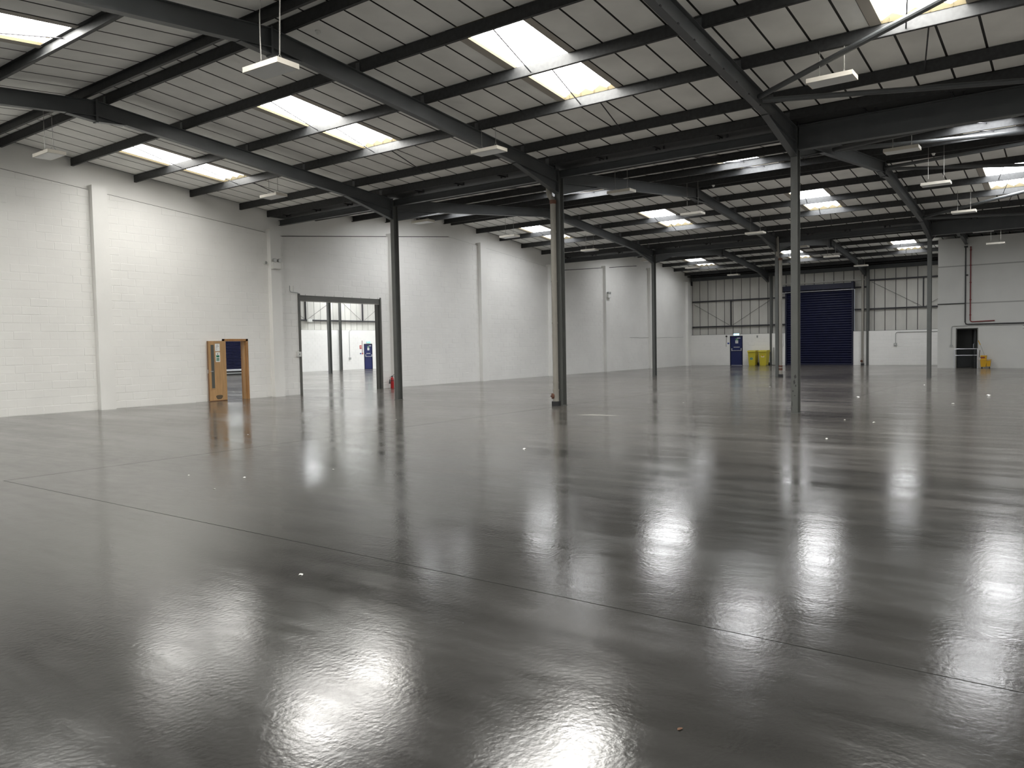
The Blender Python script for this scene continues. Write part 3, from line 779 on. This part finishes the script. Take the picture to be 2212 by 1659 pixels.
tag(MB().box(XREAR, 54, 47.2, 47.4, 0, 8).build('wall_far_outer', 'white'), 'outer skin of the neighbouring unit', 'wall', kind='structure')
tag(MB().box(13.8, 14, YG+.1, 47, 0, 7.5).build('wall_far_near_end', 'white'), 'near end wall of the neighbouring unit', 'wall', kind='structure')
tag(MB().box(53.3, 53.5, YG, 47.2, 0, 7.5).build('wall_far_end', 'white'), 'far end wall of the neighbouring unit', 'wall', kind='structure')
column('grey steel column standing free in the neighbouring unit', 35.08, 41.15, 6.3, wy=.19, dx=.2)
column('thin grey steel column against the neighbouring unit wall', 40.95, 46.75, 6.3, wy=.16, dx=.15)
fire_door('door_6', 'blue fire exit door in the neighbouring unit', (43.5, YF, 0), 0)
exit_sign('lit exit sign above the blue door of the neighbouring unit', (43.95, YF-.06, 2.1), 0, 'exitg')
d7 = thing('door_7', 'navy roller shutter in the neighbouring unit seen through the wooden doorway', 'door', (29.3, YF, 0), kind='structure')
sl2 = MB().prism([(.10, 0), (.075, .015), (.06, .05), (.075, .085), (.10, .098)], 'x', 0, 4.0).mesh('shutter_slat', 'blue')
for k in range(26): obj('shutter_slat', sl2, d7, (0, 0, .42+k*.1))
bx('bottom_rail', 'silver', d7, 0, 4.0, .02, .1, .30, .42); bx('bottom_rail', 'grey', d7, 0, 4.0, .03, .1, .12, .17); bx('dark_gap', 'gap', d7, 0, 4.0, .1, .14, 0, .42)
t = thing('conduit', 'grey conduit dropping to a socket on the neighbouring unit wall', 'conduit', (41.96, YF, 0))
MB().tube([(.2, -.03, 3.12), (.06, -.03, 3.1), (0, -.03, 3.0), (0, -.03, .98)], .018, 6).build('tube', 'grey', t); bx('socket_box', 'grey', t, -.09, .09, -.08, 0, .82, .98)
t = thing('alarm_signs', 'red and blue fire notices with call point beside the neighbouring blue door', 'sign', (43.15, YF, 0))
bx('red_notice', 'red', t, -.12, .08, -.02, 0, 1.66, 1.92); bx('call_point', 'red', t, .12, .21, -.05, 0, 1.22, 1.32); bx('blue_notice', 'sgnblue', t, -.1, .04, -.02, 0, 1.22, 1.32); bx('red_conduit', 'redpipe', t, .15, .17, -.03, 0, 1.32, 2.3)
for q in (0, 1): bx('text_line', 'paper', t, -.09, .05, -.022, -.018, 1.74+q*.07, 1.77+q*.07)
t = thing('junction_box', 'white box fixed on the rail in the neighbouring unit', 'electric box', (38.1, YF+.02, 3.86)); bx('box', 'plastic', t, -.2, .2, -.12, 0, -.14, .1); bx('lid', 'plastic', t, -.19, .19, -.135, -.12, -.13, .09)

# ------------------------------------------------------------------ fire extinguisher
t = thing('fire_extinguisher', 'red fire extinguisher with black horn on the floor against the white wall', 'extinguisher', (22.58, 22.74, 0))
MB().lathe([(.062, 0), (.068, .02), (.068, .36), (.062, .40), (.045, .43), (.022, .455), (.02, .47)], n=18).build('cylinder', 'red', t, smooth=True)
MB().lathe([(.0688, .29), (.0688, .335)], n=18).build('label_band', 'redpipe', t, smooth=True)
MB().box(-.02, .02, -.02, .02, .465, .50).build('valve', 'black', t)
MB().tube([(0, 0, .49), (.05, -.01, .525), (.10, -.02, .56)], .008, 6).build('squeeze_lever', 'black', t)
MB().tube([(0, 0, .475), (.11, -.02, .478)], .007, 6).build('carry_handle', 'black', t)
MB().tube([(-.01, 0, .48), (-.08, .0, .47), (-.125, 0, .43), (-.135, 0, .36)], .009, 6).build('hose', 'black', t)
MB().tube([(-.135, 0, .37), (-.138, 0, .30), (-.142, 0, .19)], [.014, .022, .035], 10).build('horn', 'black', t, smooth=True)

# ------------------------------------------------------------------ fittings on the left wall
def twin_spot(label, loc):
    t = thing('emergency_light', label, 'emergency light', loc)
    bx('battery_box', 'plastic', t, -.17, .17, -.12, 0, -.17, .06); bx('cover_plate', 'white', t, -.15, .15, -.124, -.12, -.15, .04)
    for x in (-.1, .1):
        l_ = MB().tube([(x, -.02, .13), (x, -.14, .115)], [.055, .07], 14).build('lamp_head', 'grey', t, smooth=True)
        MB().tube([(x, -.139, .1152), (x, -.145, .1145)], .06, 14).build('lens', 'diffuser', l_)
        MB().tube([(x, -.04, .05), (x, -.04, .12)], .012, 6).build('stalk', 'grey', t)
twin_spot('twin spot emergency light on the pier beside the grey shutter opening', (17.1, YL-.18, 4.62))
twin_spot('twin spot emergency light on the pier far along the white wall', (40.5, YL-.18, 4.52))
t = thing('alarm_sounder', 'small round white alarm sounder next to the twin spot light', 'alarm', (16.80, YL-.0, 4.66))
MB().tube([(0, 0, 0), (0, -.07, 0)], .06, 14).build('sounder_base', 'plastic', t, smooth=True); MB().tube([(0, -.07, 0), (0, -.10, 0)], [.05, .03], 14).build('sounder_head', 'grey', t, smooth=True)
t = thing('switch_box', 'white isolator box on the left jamb of the grey shutter opening', 'switch', (18.08, YL, 1.47))
bx('box', 'plastic', t, -.075, .085, -.09, 0, -.09, .09); MB().tube([(0, -.09, 0), (0, -.12, 0)], .025, 10).build('knob', 'grey', t); MB().tube([(-.02, -.03, .09), (-.02, -.03, .13), (.05, -.03, .16)], .008, 6).build('cable', 'plastic', t)
t = thing('wall_conduit', 'thin white U shaped conduit above the corner of the grey shutter', 'conduit', (17.8, YL, 3.7))
MB().tube([(0, -.015, .22), (0, -.015, .06), (.04, -.015, .0), (.36, -.015, -.02)], .012, 6).build('tube', 'grey', t); MB().tube([(.16, -.015, .22), (.16, -.015, .02)], .010, 6).build('tube', 'plastic', t)
tag(MB().tube([(43.5+i*.8, YL-.012, 2.02+.02*math.sin(i*2.1)) for i in range(11)], .007, 5).build('wall_cable', 'grey'), 'thin grey cable clipped along the far part of the white wall', 'cable')

# ------------------------------------------------------------------ fittings on the end wall and side room
t = thing('call_point', 'fire alarm call point, bell and red conduit beside the blue exit door', 'alarm', (XB, 20.3, 0))
MB().tube([(-.02, .0, 2.1), (-.02, .03, 1.4)], .009, 6).build('conduit', 'rust', t); MB().tube([(0, -.0, 2.02), (-.07, -.0, 2.02)], .055, 12).build('bell', 'black', t, smooth=True)
MB().tube([(0, .03, 1.36), (-.05, .03, 1.36)], .05, 12).build('call_button', 'plastic', t, smooth=True); bx('blue_sign', 'sgnblue', t, -.012, 0, -.19, -.06, 1.48, 1.58); bx('sign_strip', 'paper', t, -.012, 0, -.19, -.06, 1.43, 1.46)
t = thing('wall_switch', 'small grey switch high on the end wall above the yellow bins', 'switch', (XB, 18.14, 1.96)); bx('plate', 'grey', t, -.02, 0, -.05, .05, -.08, .08); bx('rocker', 'ink', t, -.03, -.02, -.02, .02, -.03, .03)
t = thing('conduit', 'grey conduit bending down to a socket on the end wall', 'conduit', (XB, 9.53, 0))
MB().tube([(-.03, -3.0, 2.03), (-.03, .0-.12, 2.03), (-.03, -.03, 2.0), (-.03, 0, 1.92), (-.03, 0, 1.36)], .018, 6).build('tube', 'grey', t); bx('socket_box', 'grey', t, -.09, 0, -.08, .09, 1.2, 1.36); bx('socket_lid', 'plastic', t, -.1, -.09, -.03, .05, 1.25, 1.32)
t = thing('conduit', 'thin grey conduit curving down to a round box beside the grey doorway', 'conduit', (XBOX, 5.85, 0))
MB().tube([(-.03, -5.5, 2.24), (-.03, -.12, 2.24), (-.03, -.03, 2.21), (-.03, 0, 2.12), (-.03, 0, 1.25)], .018, 6).build('tube', 'grey', t); MB().tube([(0, 0, 1.19), (-.07, 0, 1.19)], .065, 12).build('round_box', 'grey', t, smooth=True)
t = thing('black_pipe', 'thick black pipe running down and along the side room wall', 'pipe', (XBOX, 5.21, 0))
MB().tube([(-.05, 0, 6.38), (-.05, 0, 2.42), (-.05, -.03, 2.34), (-.05, -.1, 2.31), (-.05, -7, 2.31)], .03, 8).build('pipe', 'black', t, smooth=True)
MB().tube([(-.05, 1.3, 3.42), (-.05, 0, 3.42)], .024, 8).build('branch_pipe', 'black', t, smooth=True); bx('bracket', 'black', t, -.08, 0, -.12, -.03, 4.86, 4.93); bx('bracket', 'black', t, -.12, 0, -.1, .06, 6.34, 6.42)
t = thing('red_conduit', 'dark red conduit dropping down the side room wall and turning right', 'conduit', (XBOX, 4.98, 0))
MB().tube([(-.04, 0, 6.38), (-.04, 0, 2.52), (-.04, -.03, 2.46), (-.04, -.1, 2.44), (-.04, -.85, 2.46), (-.04, -1.1, 2.47)], .028, 8).build('tube', 'redpipe', t, smooth=True)
for z in (6.2, 5.4, 4.5, 3.6, 2.8): bx('clip', 'redpipe', t, -.05, 0, -.05, .05, z-.02, z+.02)
t = thing('small_sign', 'small dark edged notice at the right of the side room wall', 'sign', (XBOX, 2.6, 2.1)); bx('plate', 'plastic', t, -.012, 0, -.3, .06, -.06, .07); bx('edge', 'ink', t, -.014, 0, -.3, .06, .05, .075); bx('edge', 'ink', t, -.014, 0, -.3, .06, -.07, -.05)

t = thing('handrail', 'galvanised tubular handrail across the grey doorway', 'handrail', (47.15, 0, 0))
MB().tube([(0, 5.66, 0), (0, 5.66, .94), (0, 5.63, 1.0), (0, 5.57, 1.02), (0, 4.61, 1.02)], .024, 8).build('top_rail', 'silver', t, smooth=True)
MB().tube([(0, 5.62, .68), (0, 4.61, .68)], .022, 8).build('mid_rail', 'silver', t, smooth=True)
MB().tube([(0, 4.60, 0), (0, 4.60, 1.04)], .03, 8).build('post', 'silver', t, smooth=True)

t = thing('mop_bucket', 'amber yellow mop bucket on castors with wringer beside the handrail', 'bucket', (47.12, 4.28, 0))
def taper(x0, x1, y0, y1, z0, z1, k=.03):
    return MB().add([(x0+k, y0+k, z0), (x1-k, y0+k, z0), (x1-k, y1-k, z0), (x0+k, y1-k, z0), (x0, y0, z1), (x1, y0, z1), (x1, y1, z1), (x0, y1, z1)],
                    [(0, 3, 2, 1), (4, 5, 6, 7), (0, 1, 5, 4), (1, 2, 6, 5), (2, 3, 7, 6), (3, 0, 4, 7)])
taper(-.16, .16, -.09, .19, .08, .46).build('main_tub', 'amber', t); taper(-.14, .14, -.28, -.07, .10, .40).build('rear_tub', 'amber', t)
taper(-.15, .15, -.10, .18, .44, .67, .02).build('wringer', 'amber', t); bx('wringer_slot', 'redpipe', t, -.156, -.14, -.02, .16, .53, .60); bx('tub_rim', 'amber', t, -.175, .175, -.30, .20, .43, .455)
MB().tube([(0, .18, .55), (0, .24, .60), (0, .22, .95)], .014, 6).build('wringer_handle', 'black', t)
for x in (-.1, .1):
    for y in (-.22, .12): MB().tube([(x, y-.015, .04), (x, y+.015, .04)], .04, 10).build('castor', 'black', t)
t = thing('mop', 'mop with yellow grip leaning from the bucket to the door frame', 'mop', (47.2, 4.18, 0))
MB().tube([(0, .03, .45), (0, .31, 1.22)], .012, 6).build('handle', 'grey', t); MB().tube([(0, .31, 1.22), (0, .40, 1.45)], .02, 6).build('grip', 'amber', t)

def bin_(label, y, first_):
    t = thing('wheelie_bin', label, 'bin', (52.02, y, 0), group='yellow wheelie bins')
    b_ = MB().add([(.03, .03, .04), (.58, .03, .04), (.58, .44, .04), (.03, .44, .04), (-.03, -.02, .93), (.66, -.02, .93), (.66, .49, .93), (-.03, .49, .93)],
                  [(0, 3, 2, 1), (4, 5, 6, 7), (0, 1, 5, 4), (1, 2, 6, 5), (2, 3, 7, 6), (3, 0, 4, 7)]).build('body', 'yellow', t)
    MB().box(.04, .12, .04, .43, 0, .05).build('foot', 'yellow', t); bx('rim', 'yellow', t, -.05, .67, -.035, .505, .90, .935)
    MB().prism([(-.07, .935), (.70, .935), (.70, 1.0), (.55, 1.035), (.1, 1.03), (-.05, .985)], 'y', -.045, .515).build('lid', 'yellow', t)
    MB().tube([(.74, 0, .95), (.74, .47, .95)], .018, 8).build('handle_bar', 'yellow', t)
    for yy in (-.03, .45): MB().tube([(.60, yy, .10), (.60, yy+.055, .10)], .10, 16).build('wheel', 'black', t, smooth=True)
    if first_:
        l_ = bx('label_plate', 'label', t, -.012, .0, .17, .32, .66, .83); bx('text_line', 'ink', l_, -.014, -.011, .24, .25, .69, .80)
        l_ = bx('black_label', 'green', t, -.008, .006, .16, .34, .40, .54); bx('label_edge', 'paper', l_, -.004, .012, .15, .35, .39, .55); bx('text_line', 'paper', l_, -.010, -.007, .20, .30, .45, .47)
    else:
        l_ = bx('warning_label', 'label', t, -.012, .004, .13, .34, .56, .86)
        MB().prism([(.17, .72), (.30, .72), (.235, .83)], 'x', -.014, -.011).build('warning_triangle', 'rust', l_); bx('warning_text', 'amber', l_, -.014, -.011, .165, .305, .61, .70)
bin_('yellow wheelie bin nearer the blue door, with a small dark label', 18.02, True)
bin_('yellow wheelie bin nearer the steel column, with a warning triangle label', 17.27, False)

t = thing('leaning_board', 'narrow grey board leaning behind the end wall column', 'board', (52.62, 16.95, 0))
MB().add([(0, -.06, 0), (.03, -.06, 0), (.03, .06, 0), (0, .06, 0), (.15, .02, 1.2), (.18, .02, 1.2), (.18, .1, 1.2), (.15, .1, 1.2)], [(0, 3, 2, 1), (4, 5, 6, 7), (0, 1, 5, 4), (1, 2, 6, 5), (2, 3, 7, 6), (3, 0, 4, 7)]).build('board', 'boxseam', t)
bx('foot_block', 'black', t, -.04, .12, -.14, .16, -.0, .03)
t = thing('pull_chain', 'loop of grey pull chain hanging beside the navy shutter', 'chain', (XB-.05, 16.45, 0))
MB().tube([(0, .05, 2.75), (0, .08, 2.0), (0, .06, 1.35), (0, -.03, 1.22), (0, -.1, 1.3), (0, -.06, 2.0), (0, -.15, 2.6)], .012, 6).build('chain_loop', 'grey', t); bx('chain_keeper', 'plastic', t, -.03, .05, -.04, .06, 1.3, 1.44)

# ------------------------------------------------------------------ litter on the floor
def scrap(x, y, s, lab, m='scrap'):
    n_ = 7; v = [(s*random.uniform(.6, 1)*math.cos(6.283*i/n_), s*random.uniform(.4, .9)*math.sin(6.283*i/n_), random.uniform(0, .3*s)) for i in range(n_)]
    m_ = MB(); m_.v = [(0, 0, s*.45)]+v+[(0, 0, 0)]; m_.f = [(0, 1+i, 1+(i+1) % n_) for i in range(n_)]+[(n_+1, 1+(i+1) % n_, 1+i) for i in range(n_)]
    tag(m_.build('litter_scrap', m, None, (x, y, 0)), lab, 'litter', 'scraps on the floor')
for x, y, s in ((5.88, 8.6, .03), (5.61, 9.42, .02), (3.51, 4.5, .025), (9.82, 7.04, .04), (24.9, 2.17, .09), (23.22, 5.15, .06), (5.2, 8.2, .018), (6.9, 8.1, .02), (19.5, 8.7, .04), (13.2, 3.4, .03), (21.5, 2.6, .05), (16.2, 3.3, .04), (16.5, 3.9, .03), (27.5, 9, .04), (30, 4.5, .05), (12.5, 12.5, .025), (9, 13, .02)):
    scrap(x, y, s, 'small white scrap of debris lying on the grey floor')
scrap(2.94, 1.34, .018, 'small dry brown leaf lying on the near floor', 'leaf')
for x, y in ((3.9, 2.2), (3.4, 2.9), (5.3, 2.5)): scrap(x, y, .006, 'tiny dark speck lying on the glossy floor', 'black')
tag(MB().add([(15.2, 9.5, .001), (15.35, 8.7, .001), (15.55, 8.4, .001), (15.5, 9.2, .001)], [(0, 1, 2, 3)]).build('floor_patch', 'pipe'), 'pale dried patch on the floor in front of the downpipe column', 'stain')
